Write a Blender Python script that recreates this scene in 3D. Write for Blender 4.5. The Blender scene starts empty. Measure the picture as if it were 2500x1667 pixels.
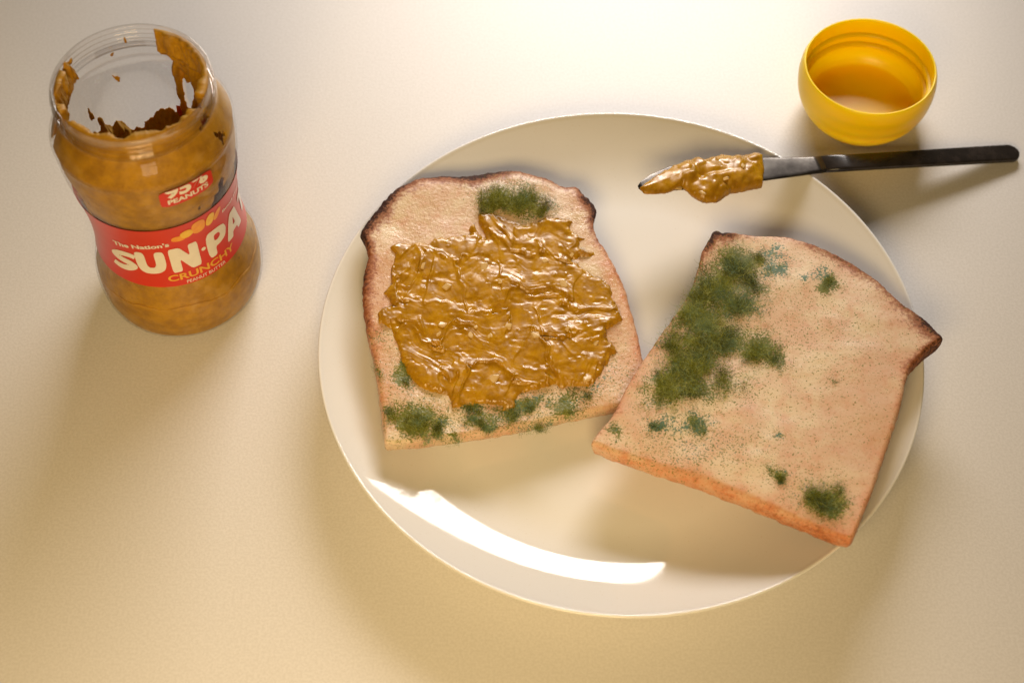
import bpy, bmesh, math, random
import numpy as np
from mathutils import Vector, Matrix

random.seed(7)
rng = np.random.default_rng(11)
SC = bpy.context.scene
COL = SC.collection

# ------------------------------------------------------------------ camera
FPX, PW, PH = 3897.4, 2500.0, 1667.0           # focal length in photo pixels
CAM = np.array([-0.0466, -0.3871, 0.5909])
PITCH, ROLL = 0.9762, 0.0065
_fw = np.array([0.0, math.cos(PITCH), -math.sin(PITCH)])
_r0 = np.array([1.0, 0.0, 0.0])
_u0 = np.cross(_r0, _fw)
_rt = math.cos(ROLL) * _r0 + math.sin(ROLL) * _u0
_up = -math.sin(ROLL) * _r0 + math.cos(ROLL) * _u0
cd = bpy.data.cameras.new('camera')
cam = bpy.data.objects.new('camera', cd)
COL.objects.link(cam)
cam.matrix_world = Matrix(((_rt[0], _up[0], -_fw[0], CAM[0]),
                           (_rt[1], _up[1], -_fw[1], CAM[1]),
                           (_rt[2], _up[2], -_fw[2], CAM[2]), (0, 0, 0, 1)))
cd.sensor_width = 36.0
cd.lens = 36.0 * FPX / PW
cd.clip_start = 0.01
cd.clip_end = 50
cd.dof.use_dof = True
cd.dof.focus_distance = 0.692
cd.dof.aperture_fstop = 8.5
SC.camera = cam

# ------------------------------------------------------------------ light
world = bpy.data.worlds.new('World')
SC.world = world
world.use_nodes = True
_bg = world.node_tree.nodes['Background']
_bg.inputs['Color'].default_value = (1.0, 0.68, 0.29, 1)
_bg.inputs['Strength'].default_value = 0.06


def area(name, loc, target, sx, sy, power, color, spread=180.0):
    ld = bpy.data.lights.new(name, 'AREA')
    ld.shape = 'RECTANGLE'
    ld.size, ld.size_y = sx, sy
    ld.energy = power
    ld.color = color
    ld.spread = math.radians(spread)
    o = bpy.data.objects.new(name, ld)
    COL.objects.link(o)
    o.location = loc
    o.rotation_euler = (Vector(target) - Vector(loc)).to_track_quat('-Z', 'Y').to_euler()
    return o


area('window_light', (0.06, 0.64, 0.35), (-0.05, 0.05, 0.0), 0.43, 0.19, 1.24, (1.0, 0.92, 0.86), 74.0)
area('front_lamp', (-0.12, -0.50, 0.45), (-0.12, -0.12, 0.0), 0.30, 0.20, 1.20, (1.0, 0.71, 0.33), 100.0)
area('front_window_light', (-0.03, -0.66, 0.27), (-0.10, 0.0, 0.05), 0.22, 0.15, 0.50, (1.0, 0.80, 0.55))

SC.view_settings.view_transform = 'Standard'
SC.view_settings.look = 'None'
SC.view_settings.exposure = 0.0
SC.view_settings.gamma = 1.0
SC.view_settings.use_curve_mapping = False
SC.cycles.use_denoising = True
SC.cycles.max_bounces = 10
SC.cycles.transparent_max_bounces = 24
SC.cycles.sample_clamp_indirect = 6.0


# ------------------------------------------------------------------ helpers
def unproj_plane(uv, P0, n):
    """photo pixels -> points on the plane through P0 with normal n"""
    uv = np.atleast_2d(np.asarray(uv, float))
    d = ((uv[:, :1] - PW / 2) / FPX) * _rt - ((uv[:, 1:] - PH / 2) / FPX) * _up + _fw
    t = ((P0 - CAM) @ n) / (d @ n)
    return CAM + d * t[:, None]


def unproj_z(uv, z):
    return unproj_plane(uv, np.array([0, 0, z]), np.array([0, 0, 1.0]))


def _hash(ix, iy, iz, seed):
    h = (ix.astype(np.int64) * 374761393 + iy.astype(np.int64) * 668265263
         + iz.astype(np.int64) * 2147483647 + seed * 1274126177) & 0xFFFFFFFF
    h = ((h ^ (h >> 13)) * 1274126177) & 0xFFFFFFFF
    h = (h ^ (h >> 16)) & 0xFFFFFFFF
    return h / 4294967295.0 * 2 - 1


def vnoise(x, y, z=None, seed=0):
    x = np.asarray(x, float)
    y = np.asarray(y, float)
    z = np.zeros_like(x) if z is None else np.asarray(z, float)
    x0, y0, z0 = np.floor(x), np.floor(y), np.floor(z)
    fx, fy, fz = x - x0, y - y0, z - z0
    fx, fy, fz = [f * f * f * (f * (f * 6 - 15) + 10) for f in (fx, fy, fz)]
    r = 0
    for a in (0, 1):
        wa = fx if a else 1 - fx
        for b in (0, 1):
            wb = fy if b else 1 - fy
            for c in (0, 1):
                wc = fz if c else 1 - fz
                r = r + wa * wb * wc * _hash(x0 + a, y0 + b, z0 + c, seed)
    return r


def fbm(x, y, z=None, seed=0, oct=4, gain=0.5):
    s, a, f = 0, 1.0, 1.0
    for o in range(oct):
        s = s + a * vnoise(x * f, y * f, None if z is None else z * f, seed + o * 17)
        a *= gain
        f *= 2.03
    return s


def sstep(a, b, x):
    t = np.clip((x - a) / (b - a), 0, 1)
    return t * t * (3 - 2 * t)


def link(o, parent=None):
    COL.objects.link(o)
    if parent is not None:
        o.parent = parent
    return o


def thing(name, label, cat, loc=(0, 0, 0), rotz=0.0):
    o = bpy.data.objects.new(name, None)
    o.empty_display_size = 0.02
    link(o)
    o.location = loc
    o.rotation_euler = (0, 0, rotz)
    o['label'] = label
    o['category'] = cat
    return o


def mesh_obj(name, verts, faces, mat, parent=None, smooth=True, attrs=None, origin=None):
    verts = np.asarray(verts, float)
    me = bpy.data.meshes.new(name)
    if parent is not None:
        verts = verts - np.array(WORLD.get(parent.name, parent.location))
    me.from_pydata(verts.tolist(), [], faces if isinstance(faces, list) else faces.tolist())
    if attrs:
        for k, v in attrs.items():
            a = me.attributes.new(k, 'FLOAT', 'POINT')
            a.data.foreach_set('value', np.asarray(v, np.float32))
    if smooth:
        me.polygons.foreach_set('use_smooth', [True] * len(me.polygons))
    me.materials.append(mat)
    me.update()
    o = bpy.data.objects.new(name, me)
    link(o, parent)
    return o


WORLD = {}          # things whose parts are written in world coordinates keep their origin here


def lathe(profile, n=128, closed=True):
    """profile: list of (r, z); returns verts, faces (quads)"""
    v, f = [], []
    m = len(profile)
    for i in range(n):
        a = 2 * math.pi * i / n
        for r, z in profile:
            v.append((r * math.sin(a), -r * math.cos(a), z))
    for i in range(n):
        j = (i + 1) % n
        for k in range(m - 1):
            f.append((i * m + k, j * m + k, j * m + k + 1, i * m + k + 1))
    return np.array(v), f


def smooth_profile(pts, n):
    """Catmull-Rom through the points"""
    P = np.array(pts, float)
    Q = np.vstack([2 * P[0] - P[1], P, 2 * P[-1] - P[-2]])
    out = []
    for i in range(1, len(Q) - 2):
        for k in range(n):
            t = k / n
            p0, p1, p2, p3 = Q[i - 1], Q[i], Q[i + 1], Q[i + 2]
            out.append(0.5 * ((2 * p1) + (-p0 + p2) * t + (2 * p0 - 5 * p1 + 4 * p2 - p3) * t * t
                              + (-p0 + 3 * p1 - 3 * p2 + p3) * t ** 3))
    out.append(P[-1])
    return [tuple(q) for q in out]


# ------------------------------------------------------------------ materials
class NT:
    def __init__(self, name):
        self.m = bpy.data.materials.new(name)
        self.m.use_nodes = True
        self.t = self.m.node_tree
        self.b = self.t.nodes['Principled BSDF']
        self.out = self.t.nodes['Material Output']
        self.co = self.n('ShaderNodeTexCoord').outputs['Object']

    def n(self, typ, **kw):
        nd = self.t.nodes.new(typ)
        for k, v in kw.items():
            setattr(nd, k, v)
        return nd

    def l(self, a, b):
        self.t.links.new(a, b)

    def val(self, sock, v):
        if hasattr(v, 'is_linked') or isinstance(v, bpy.types.NodeSocket):
            self.l(v, sock)
        else:
            sock.default_value = v

    def noise(self, scale, detail=3, rough=0.55, dist=0.0, vec=None):
        nd = self.n('ShaderNodeTexNoise')
        nd.inputs['Scale'].default_value = scale
        nd.inputs['Detail'].default_value = detail
        nd.inputs['Roughness'].default_value = rough
        nd.inputs['Distortion'].default_value = dist
        self.l(self.co if vec is None else vec, nd.inputs['Vector'])
        return nd.outputs['Fac']

    def mapr(self, x, a, b, c=0.0, d=1.0, smooth=True):
        nd = self.n('ShaderNodeMapRange')
        nd.interpolation_type = 'SMOOTHSTEP' if smooth else 'LINEAR'
        self.val(nd.inputs[0], x)
        for i, v in ((1, a), (2, b), (3, c), (4, d)):
            self.val(nd.inputs[i], v)
        return nd.outputs[0]

    def math(self, op, a, b=0.0, c=None):
        nd = self.n('ShaderNodeMath', operation=op)
        self.val(nd.inputs[0], a)
        self.val(nd.inputs[1], b)
        if c is not None:
            self.val(nd.inputs[2], c)
        return nd.outputs[0]

    def mix(self, f, a, b):
        nd = self.n('ShaderNodeMix', data_type='RGBA')
        self.val(nd.inputs[0], f)
        for s, v in ((nd.inputs[6], a), (nd.inputs[7], b)):
            self.val(s, v if not isinstance(v, tuple) or len(v) == 4 else (*v, 1))
        return nd.outputs[2]

    def attr(self, name):
        return self.n('ShaderNodeAttribute', attribute_name=name).outputs['Fac']

    def bump(self, h, strength, dist=0.001, normal=None):
        nd = self.n('ShaderNodeBump')
        nd.inputs['Strength'].default_value = strength
        nd.inputs['Distance'].default_value = dist
        self.l(h, nd.inputs['Height'])
        if normal is not None:
            self.l(normal, nd.inputs['Normal'])
        return nd.outputs['Normal']

    def set(self, **kw):
        for k, v in kw.items():
            s = self.b.inputs[k.replace('_', ' ')]
            if isinstance(v, tuple) and len(v) == 3 and s.type == 'RGBA':
                v = (*v, 1)
            self.val(s, v)
        return self.m


def mat_table():
    k = NT('white_table_top')
    g = k.noise(900, 3, 0.6)
    g2 = k.noise(2600, 2, 0.5)
    c = k.mix(k.mapr(g, 0.35, 0.65), (0.625, 0.605, 0.58), (0.69, 0.67, 0.65))
    b = k.bump(k.math('ADD', g, k.math('MULTIPLY', g2, 0.6)), 0.22, 0.00025)
    return k.set(Base_Color=c, Roughness=0.46, Specular_IOR_Level=0.6, Normal=b)


def mat_plate():
    k = NT('white_glazed_china')
    s = k.noise(60, 2)
    r = k.mapr(k.noise(35, 4), 0.4, 0.75, 0.035, 0.075)
    b = k.bump(s, 0.02, 0.0004)
    c = k.mix(k.mapr(k.noise(1400, 1), 0.70, 0.74), (0.755, 0.745, 0.72), (0.70, 0.67, 0.61))
    return k.set(Base_Color=c, Roughness=r, Normal=b, Specular_IOR_Level=0.5)


def mat_pb(name='peanut_butter', rough=0.29, dark=1.0, blue=1.0):
    k = NT(name)
    n1 = k.noise(180, 4, 0.6)
    n2 = k.noise(900, 3, 0.6)
    c = k.mix(k.mapr(n1, 0.32, 0.68), (0.335 * dark, 0.158 * dark, 0.002 * dark * blue), (0.48 * dark, 0.245 * dark, 0.005 * dark * blue))
    c = k.mix(k.mapr(n2, 0.60, 0.75, 0, 0.55), c, (0.58 * dark, 0.32 * dark, 0.03 * dark * blue))
    c = k.mix(k.mapr(k.noise(1500, 1), 0.69, 0.74, 0, 0.5), c, (0.30, 0.10, 0.02))
    if blue < 0.5:     # behind plastic: paler where the paste has pulled off the wall
        c = k.mix(k.mapr(k.noise(75, 4, 0.6), 0.56, 0.70, 0, 0.55), c, (0.58, 0.34, 0.07))
        c = k.mix(k.mapr(k.noise(110, 4, 0.7), 0.66, 0.74, 0, 0.8), c, (0.17, 0.08, 0.01))
    nb = k.math('ADD', k.noise(300, 3, 0.55), k.math('MULTIPLY', k.noise(1500, 2), 0.22))
    b = k.bump(nb, 0.20, 0.0005)
    rr = k.mapr(k.noise(260, 3), 0.35, 0.7, rough - 0.06, rough + 0.16)
    k.set(Base_Color=c, Roughness=rr, Normal=b, Specular_IOR_Level=0.55)
    k.b.inputs['Subsurface Weight'].default_value = 0.12
    k.b.inputs['Subsurface Radius'].default_value = (0.003, 0.0015, 0.0004)
    k.b.inputs['Subsurface Scale'].default_value = 0.6
    return k.m


def mat_bread(name, gloss):
    k = NT(name)
    mold, teal, dark, orange = [k.attr(a) for a in ('mold', 'teal', 'dark', 'orange')]
    n_big = k.noise(38, 5, 0.6, 0.6)
    n_mid = k.noise(130, 4, 0.65)
    n_spk = k.noise(1300, 2, 0.6)
    n_spk2 = k.noise(760, 3, 0.7)
    c = k.mix(k.mapr(n_big, 0.36, 0.66), (0.70, 0.56, 0.37), (0.63, 0.42, 0.275))
    c = k.mix(k.mapr(n_mid, 0.42, 0.75, 0, 0.8), c, (0.62, 0.345, 0.215))
    # fine airbrushed speckle
    c = k.mix(k.math('MULTIPLY', k.mapr(n_spk2, 0.54, 0.68), k.mapr(n_big, 0.35, 0.6, 0.10, 0.70 if gloss else 0.42)), c, (0.40, 0.18, 0.09))
    # orange and dark crust
    of = k.math('MULTIPLY', orange, k.mapr(k.math('ADD', n_mid, k.math('MULTIPLY', n_spk, 0.5)), 0.42, 0.98, 0.35, 1.0))
    c = k.mix(of, c, (0.60, 0.175, 0.045))
    dn = k.math('ADD', dark, k.math('MULTIPLY', k.math('SUBTRACT', n_spk2, 0.5), 1.3))
    dn = k.math('ADD', dn, k.math('MULTIPLY', k.math('SUBTRACT', n_mid, 0.5), 0.7))
    c = k.mix(k.mapr(dn, 0.25, 0.75, 0, 0.85), c, (0.26, 0.085, 0.035))
    c = k.mix(k.mapr(dn, 0.70, 1.15), c, (0.045, 0.018, 0.012))
    # mould: stain under the fuzz, then green and teal powder specks round it
    ms = k.mapr(k.math('ADD', mold, k.math('MULTIPLY', k.math('SUBTRACT', n_mid, 0.5), 1.8)), 0.45, 1.1, 0, 0.85)
    c = k.mix(ms, c, (0.21, 0.215, 0.022))
    sp = k.mapr(k.math('ADD', n_spk, k.math('MULTIPLY', mold, 0.42)), 0.70, 0.75)
    sp = k.math('MULTIPLY', sp, k.mapr(mold, 0.0, 0.10))
    c = k.mix(sp, c, (0.15, 0.16, 0.025))
    n_spt = k.noise(1150, 2, 0.6)
    st = k.mapr(k.math('ADD', n_spt, k.math('MULTIPLY', teal, 0.36)), 0.70, 0.76)
    st = k.math('MULTIPLY', st, k.mapr(teal, 0.0, 0.12))
    c = k.mix(st, c, (0.10, 0.175, 0.115))
    hb = k.math('ADD', k.noise(620, 4, 0.65), k.math('MULTIPLY', k.noise(170, 3), 0.15))
    b = k.bump(hb, 0.75 if gloss else 0.35, 0.0005)
    r = k.mapr(k.noise(45, 3), 0.38, 0.62, 0.24 if gloss else 0.46, 0.40 if gloss else 0.66)
    r = k.math('MAXIMUM', r, k.mapr(dark, 0.2, 0.8, 0.2, 0.75))
    k.set(Base_Color=c, Roughness=r, Normal=b, Specular_IOR_Level=k.mapr(dark, 0.3, 0.9, 0.5 if gloss else 0.35, 0.15))
    return k.m


def mat_simple(name, color, rough, metal=0.0, spec=0.5, noise_scale=None, color2=None, bump=None):
    k = NT(name)
    c = color
    if noise_scale:
        c = k.mix(k.mapr(k.noise(noise_scale, 4), 0.35, 0.68), color, color2 or color)
    kw = dict(Base_Color=c, Roughness=rough, Metallic=metal, Specular_IOR_Level=spec)
    if bump:
        kw['Normal'] = k.bump(k.noise(bump[0], 3), bump[1], 0.0004)
    return k.set(**kw)


def mat_fuzz():
    k = NT('mould_fibres')
    t = k.attr('tone')
    rmp = k.n('ShaderNodeValToRGB')
    e = rmp.color_ramp.elements
    e[0].position, e[0].color = 0.0, (0.045, 0.05, 0.003, 1)
    e[1].position, e[1].color = 1.0, (0.48, 0.50, 0.16, 1)
    for pos, colr in ((0.35, (0.165, 0.178, 0.010, 1)), (0.62, (0.29, 0.31, 0.025, 1)), (0.80, (0.38, 0.40, 0.09, 1))):
        x = e.new(pos)
        x.color = colr
    k.l(t, rmp.inputs[0])
    c = k.mix(k.attr('tealness'), rmp.outputs[0], (0.14, 0.25, 0.16))
    k.set(Base_Color=c, Roughness=0.7, Specular_IOR_Level=0.2)
    k.b.inputs['Transmission Weight'].default_value = 0.0
    return k.m


def mat_clear(name, tint, gloss_scale, rough):
    """thin clear plastic: straight transparency with a Fresnel reflection"""
    k = NT(name)
    tr = k.n('ShaderNodeBsdfTransparent')
    tr.inputs['Color'].default_value = (*tint, 1)
    gl = k.n('ShaderNodeBsdfGlossy')
    gl.inputs['Roughness'].default_value = rough
    b = k.bump(k.noise(90, 3), 0.10, 0.0006)
    k.l(b, gl.inputs['Normal'])
    fr = k.n('ShaderNodeFresnel')
    fr.inputs['IOR'].default_value = 1.40
    k.l(b, fr.inputs['Normal'])
    mx = k.n('ShaderNodeMixShader')
    k.l(k.math('MINIMUM', fr.outputs[0], gloss_scale), mx.inputs[0])
    k.l(tr.outputs[0], mx.inputs[1])
    k.l(gl.outputs[0], mx.inputs[2])
    k.l(mx.outputs[0], k.out.inputs['Surface'])
    return k.m


M_TABLE, M_PLATE = mat_table(), mat_plate()
M_PB = mat_pb()
M_PBJ = mat_pb('peanut_butter_in_jar', 0.6, 1.08, 0.1)
M_BREAD1, M_BREAD2 = mat_bread('glossy_painted_bread', True), mat_bread('matt_painted_bread', False)
M_FUZZ = mat_fuzz()
M_NUT = mat_simple('chopped_peanut', (0.66, 0.47, 0.22), 0.28, noise_scale=700, color2=(0.58, 0.38, 0.14))
M_LID = mat_simple('yellow_plastic', (0.97, 0.64, 0.001), 0.30, spec=0.35, noise_scale=40, color2=(0.96, 0.62, 0.001), bump=(250, 0.03))
M_LID.node_tree.nodes['Principled BSDF'].inputs['Subsurface Weight'].default_value = 0.4
M_LID.node_tree.nodes['Principled BSDF'].inputs['Subsurface Radius'].default_value = (0.012, 0.0065, 0.0004)
M_LID.node_tree.nodes['Principled BSDF'].inputs['Subsurface Scale'].default_value = 1.0
M_STEEL_D = mat_simple('steel_dark_reflection', (0.016, 0.013, 0.012), 0.22, 0.0, 0.5, 120, (0.035, 0.028, 0.025), (500, 0.08))  # handle steel: reflection of dark surroundings put into the base colour, not metallic
M_STEEL = mat_simple('smeared_steel', (0.11, 0.10, 0.09), 0.30, 0.8, 0.4, 75, (0.04, 0.035, 0.032), (260, 0.12))
M_CLEAR = mat_clear('clear_plastic', (0.955, 0.95, 0.945), 0.25, 0.04)
M_CLEARN = mat_clear('clear_neck_plastic', (0.985, 0.98, 0.975), 0.28, 0.03)
M_RED = mat_simple('red_label_film', (0.62, 0.030, 0.010), 0.30, spec=0.4, noise_scale=30, color2=(0.57, 0.024, 0.008))
M_CREAM = mat_simple('cream_print', (0.80, 0.74, 0.64), 0.32, noise_scale=300, color2=(0.76, 0.70, 0.60))
M_AMBER = mat_simple('amber_print', (0.80, 0.42, 0.03), 0.32, noise_scale=300, color2=(0.76, 0.38, 0.03))
M_ORANGE = mat_simple('orange_print', (0.80, 0.27, 0.01), 0.32, noise_scale=400, color2=(0.84, 0.36, 0.015))
M_LEMON = mat_simple('lemon_print', (0.84, 0.52, 0.035), 0.32, noise_scale=400, color2=(0.80, 0.44, 0.02))

# ------------------------------------------------------------------ table
S = 1.1
tb = mesh_obj('table', [(-S, -0.8, 0), (S, -0.8, 0), (S, 1.2, 0), (-S, 1.2, 0)], [(0, 1, 2, 3)], M_TABLE, smooth=False)
tb['kind'] = 'structure'

# ------------------------------------------------------------------ plate
RIM_R, RIM_Z = 0.130, 0.0220
_rr = np.r_[0.0, 0.03, 0.06, np.linspace(0.080, 0.1285, 34)]
_sl = np.interp(_rr, [0.083, 0.1005, 0.113, 0.1285], [0.0, 0.29, 0.46, 0.58])
_zz = 0.0057 + np.r_[0, np.cumsum(np.diff(_rr) * (_sl[1:] + _sl[:-1]) / 2)]
inner = list(zip(_rr, _zz))
RIM_Z = _zz[-1] + 0.0005
rimp = [(0.1290, RIM_Z - 0.00008), (0.1296, RIM_Z), (0.1300, RIM_Z - 0.00025), (0.13005, RIM_Z - 0.0007), (0.1297, RIM_Z - 0.0012)]
outer = smooth_profile([(0.1285, RIM_Z - 0.0026), (0.122, 0.0148), (0.112, 0.0092), (0.100, 0.0050), (0.088, 0.0030),
                        (0.078, 0.0028)], 6)
foot = [(0.0775, 0.0006), (0.0765, 0.0), (0.0735, 0.0), (0.0725, 0.0006), (0.0720, 0.0022), (0.04, 0.0022), (0.0, 0.0022)]
v, f = lathe(inner + rimp + outer + foot, 256)
plate = mesh_obj('plate', v, f, M_PLATE)
plate['label'] = 'round white glazed dinner plate with upturned rim under the mouldy bread'
plate['category'] = 'plate'

# ------------------------------------------------------------------ bread slices
def resample_closed(P, n, smooth=1):
    """P: (k, m) control rows; Chaikin corner cutting then even resampling by the first two columns"""
    P = np.asarray(P, float)
    for _ in range(smooth):
        Q = np.roll(P, -1, 0)
        P = np.stack([0.78 * P + 0.22 * Q, 0.22 * P + 0.78 * Q], 1).reshape(-1, P.shape[1])
    Q = np.vstack([P, P[:1]])
    s = np.r_[0, np.cumsum(np.hypot(*(np.diff(Q[:, :2], axis=0).T)))]
    t = np.linspace(0, s[-1], n, endpoint=False)
    return np.stack([np.interp(t, s, Q[:, i]) for i in range(P.shape[1])], 1)


def poly_sd(x, y, poly):
    """signed distance in pixels, positive inside"""
    d = np.full(x.shape, 1e9)
    ins = np.zeros(x.shape, bool)
    n = len(poly)
    for i in range(n):
        ax, ay = poly[i]
        bx, by = poly[(i + 1) % n]
        ex, ey = bx - ax, by - ay
        t = np.clip(((x - ax) * ex + (y - ay) * ey) / (ex * ex + ey * ey + 1e-9), 0, 1)
        d = np.minimum(d, np.hypot(x - ax - t * ex, y - ay - t * ey))
        c = ((ay > y) != (by > y)) & (x < (bx - ax) * (y - ay) / (by - ay + 1e-12) + ax)
        ins ^= c
    return np.where(ins, d, -d)


class Slice:
    """a slice on a tilted plane; the plane is fixed by three contact points under it"""

    def __init__(self, contacts, T):
        A, B, C = [unproj_z([px], z)[0] for px, z in contacts]
        n = np.cross(B - A, C - A)
        n /= np.linalg.norm(n)
        if n[2] < 0:
            n = -n
        self.n, self.A, self.T = n, A, T
        self.e1 = np.cross([0, 1.0, 0], n)
        self.e1 /= np.linalg.norm(self.e1)
        self.e2 = np.cross(n, self.e1)
        self.P0 = A                      # on the bottom plane

    def pix2loc(self, uv, h):
        """pixel -> slice plane coordinates, taken at height h above the bottom plane"""
        uv = np.atleast_2d(uv)
        h = np.broadcast_to(np.asarray(h, float), (len(uv),))
        out = np.zeros((len(uv), 2))
        d = ((uv[:, :1] - PW / 2) / FPX) * _rt - ((uv[:, 1:] - PH / 2) / FPX) * _up + _fw
        t = (((self.P0 - CAM) @ self.n) + h) / (d @ self.n)
        P = CAM + d * t[:, None] - self.P0
        out[:, 0], out[:, 1] = P @ self.e1, P @ self.e2
        return out

    def loc2world(self, q, h):
        q = np.asarray(q)
        return self.P0 + q[:, :1] * self.e1 + q[:, 1:2] * self.e2 + np.asarray(h)[:, None] * self.n

    def top(self, q):
        """height of the top surface over the bottom plane"""
        return self.T + 0.0009 * fbm(q[:, 0] * 32, q[:, 1] * 32, seed=self.seed, oct=3) \
            + 0.00004 * fbm(q[:, 0] * 260, q[:, 1] * 260, seed=self.seed + 5, oct=3)


def warp(px):
    a = px / 34.0
    return px + 13 * np.stack([fbm(a[:, 0], a[:, 1], seed=91, oct=3), fbm(a[:, 0], a[:, 1], seed=92, oct=3)], 1)


def mold_fields(px, patches):
    px = warp(px)
    mo = np.zeros(len(px))
    te = np.zeros(len(px))
    for (x, y, rx, ry, ang, dens, tl, powder) in patches:
        c, s = math.cos(math.radians(ang)), math.sin(math.radians(ang))
        dx, dy = px[:, 0] - x, px[:, 1] - y
        a, b = (dx * c - dy * s) / rx, (dx * s + dy * c) / ry
        r2 = a * a + b * b
        mo = np.maximum(mo, np.clip(dens, 0, 1) * np.exp(-r2 * 0.9))
        mo = np.maximum(mo, powder * 0.42 * np.exp(-r2 * 0.16))
        te = np.maximum(te, tl * np.exp(-r2 * 0.8))
    return mo, te


def build_slice(sl, name, label, outline, mat, patches, seed, n=640):
    """outline rows: px x, px y, height fraction at which the contour is seen, dark, orange, edge round in mm"""
    sl.seed = seed
    sl.outline = [(a[0], a[1]) for a in outline]
    O = resample_closed(outline, n)
    q = sl.pix2loc(O[:, :2], O[:, 2] * sl.T)
    dark, orange, rnd = O[:, 3], O[:, 4], O[:, 5] * 1e-3
    cen = q.mean(0)
    # ragged crust
    w = fbm(q[:, 0] * 420, q[:, 1] * 420, seed=seed + 3, oct=3)
    dirv = (q - cen) / np.linalg.norm(q - cen, axis=1)[:, None]
    q = q + dirv * (w * (0.00010 + 0.0003 * dark))[:, None]
    L = np.linalg.norm(q - cen, axis=1)
    rings, hs, edge = [], [], []
    NT_, NR, NS = 96, 12, 7
    for k in range(NT_):
        t = (k / (NT_ - 1)) ** 0.8
        qq = cen + (q - dirv * rnd[:, None] - cen) * t
        rings.append(qq)
        hs.append(sl.top(qq))
        edge.append(np.linalg.norm(q - qq, axis=1))
    drop = np.minimum(rnd * 0.85, sl.T * 0.52)
    for k in range(1, NR + 1):
        a = k / NR * math.pi / 2
        qq = q - dirv * (rnd * (1 - math.sin(a)))[:, None]
        rings.append(qq)
        hs.append(sl.top(qq) - drop * (1 - math.cos(a)))
        edge.append(np.linalg.norm(q - qq, axis=1))
    htop = hs[-1]
    for k in range(1, NS + 1):
        t = k / NS
        hb = htop * (1 - t) + 0.0006 * t
        bul = 0.0004 * fbm(q[:, 0] * 300, q[:, 1] * 300, np.full(n, t * 3.0), seed=seed + 9, oct=2)
        rings.append(q + dirv * (bul - 0.0016 * t ** 3)[:, None])
        hs.append(hb)
        edge.append(-htop * t)
    rings.append(q - dirv * 0.004)
    hs.append(np.zeros(n))
    edge.append(np.full(n, -0.02))
    rings.append(np.repeat(cen[None], n, 0))
    hs.append(np.zeros(n))
    edge.append(np.full(n, -0.03))
    R = len(rings)
    Q = np.concatenate(rings)
    Hh = np.concatenate(hs)
    ed = np.concatenate(edge)
    Wd = sl.loc2world(Q, Hh)
    # pixel position of each vertex only to look the mould fields up
    d = Wd - CAM
    px = np.stack([PW / 2 + FPX * (d @ _rt) / (d @ _fw), PH / 2 - FPX * (d @ _up) / (d @ _fw)], 1)
    mo, te = mold_fields(px, patches)
    bottom = ed < -sl.T * 0.9
    dk = np.tile(dark, R)
    og = np.tile(orange, R)
    band_d = np.where(ed > 0, np.exp(-(ed / (0.0030 + 0.0042 * dk)) ** 1.6), 1.0)
    band_o = np.where(ed > 0, np.exp(-(ed / 0.0045) ** 1.3), 1.0)
    attrs = dict(mold=np.where(bottom, 0, mo), teal=np.where(bottom, 0, te),
                 dark=np.clip(1.2 * dk * band_d, 0, 1.4), orange=np.clip(og * band_o, 0, 1))
    i = np.arange(n)
    j = (i + 1) % n
    faces = []
    for k in range(R - 1):
        faces.append(np.stack([k * n + i, (k + 1) * n + i, (k + 1) * n + j, k * n + j], 1))
    faces = np.concatenate(faces)[:, ::-1]
    # one surface, split into crumb (top) and crust (edge and underside); shared normals hide the seam
    tmp = bpy.data.meshes.new('tmp')
    tmp.from_pydata(Wd.tolist(), [], faces.tolist())
    nr = np.zeros(len(Wd) * 3, np.float32)
    tmp.vertices.foreach_get('normal', nr)
    nr = nr.reshape(-1, 3)
    nr[:n] = sl.n
    bpy.data.meshes.remove(tmp)
    cut = NT_ - 1 + 2
    base = sl.loc2world(cen[None], np.zeros(1))[0]
    th = thing(name, label, 'bread', base)
    parts = {}
    for pname, k0, k1 in (('crumb', 0, cut), ('crust', cut, R - 1)):
        vs = slice(k0 * n, (k1 + 1) * n)
        ff = faces[k0 * n:k1 * n] - k0 * n
        o = mesh_obj(pname, Wd[vs], ff, mat, th, attrs={a: v_[vs] for a, v_ in attrs.items()})
        o.data.normals_split_custom_set_from_vertices(nr[vs].tolist())
        parts[pname] = o
    return th, parts


Z_FLOOR = 0.0052
# slice lying against the left rim, front right corner on the plate floor
s1 = Slice([((879, 572), 0.0226), ((1575, 985), 0.0062), ((937, 1106), 0.0145)], 0.0095)
# slice resting on the first slice and on the right rim
s2 = Slice([((2285, 850), 0.0228), ((2067, 1348), 0.0228), ((1554, 907), 0.0172)], 0.0105)

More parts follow.
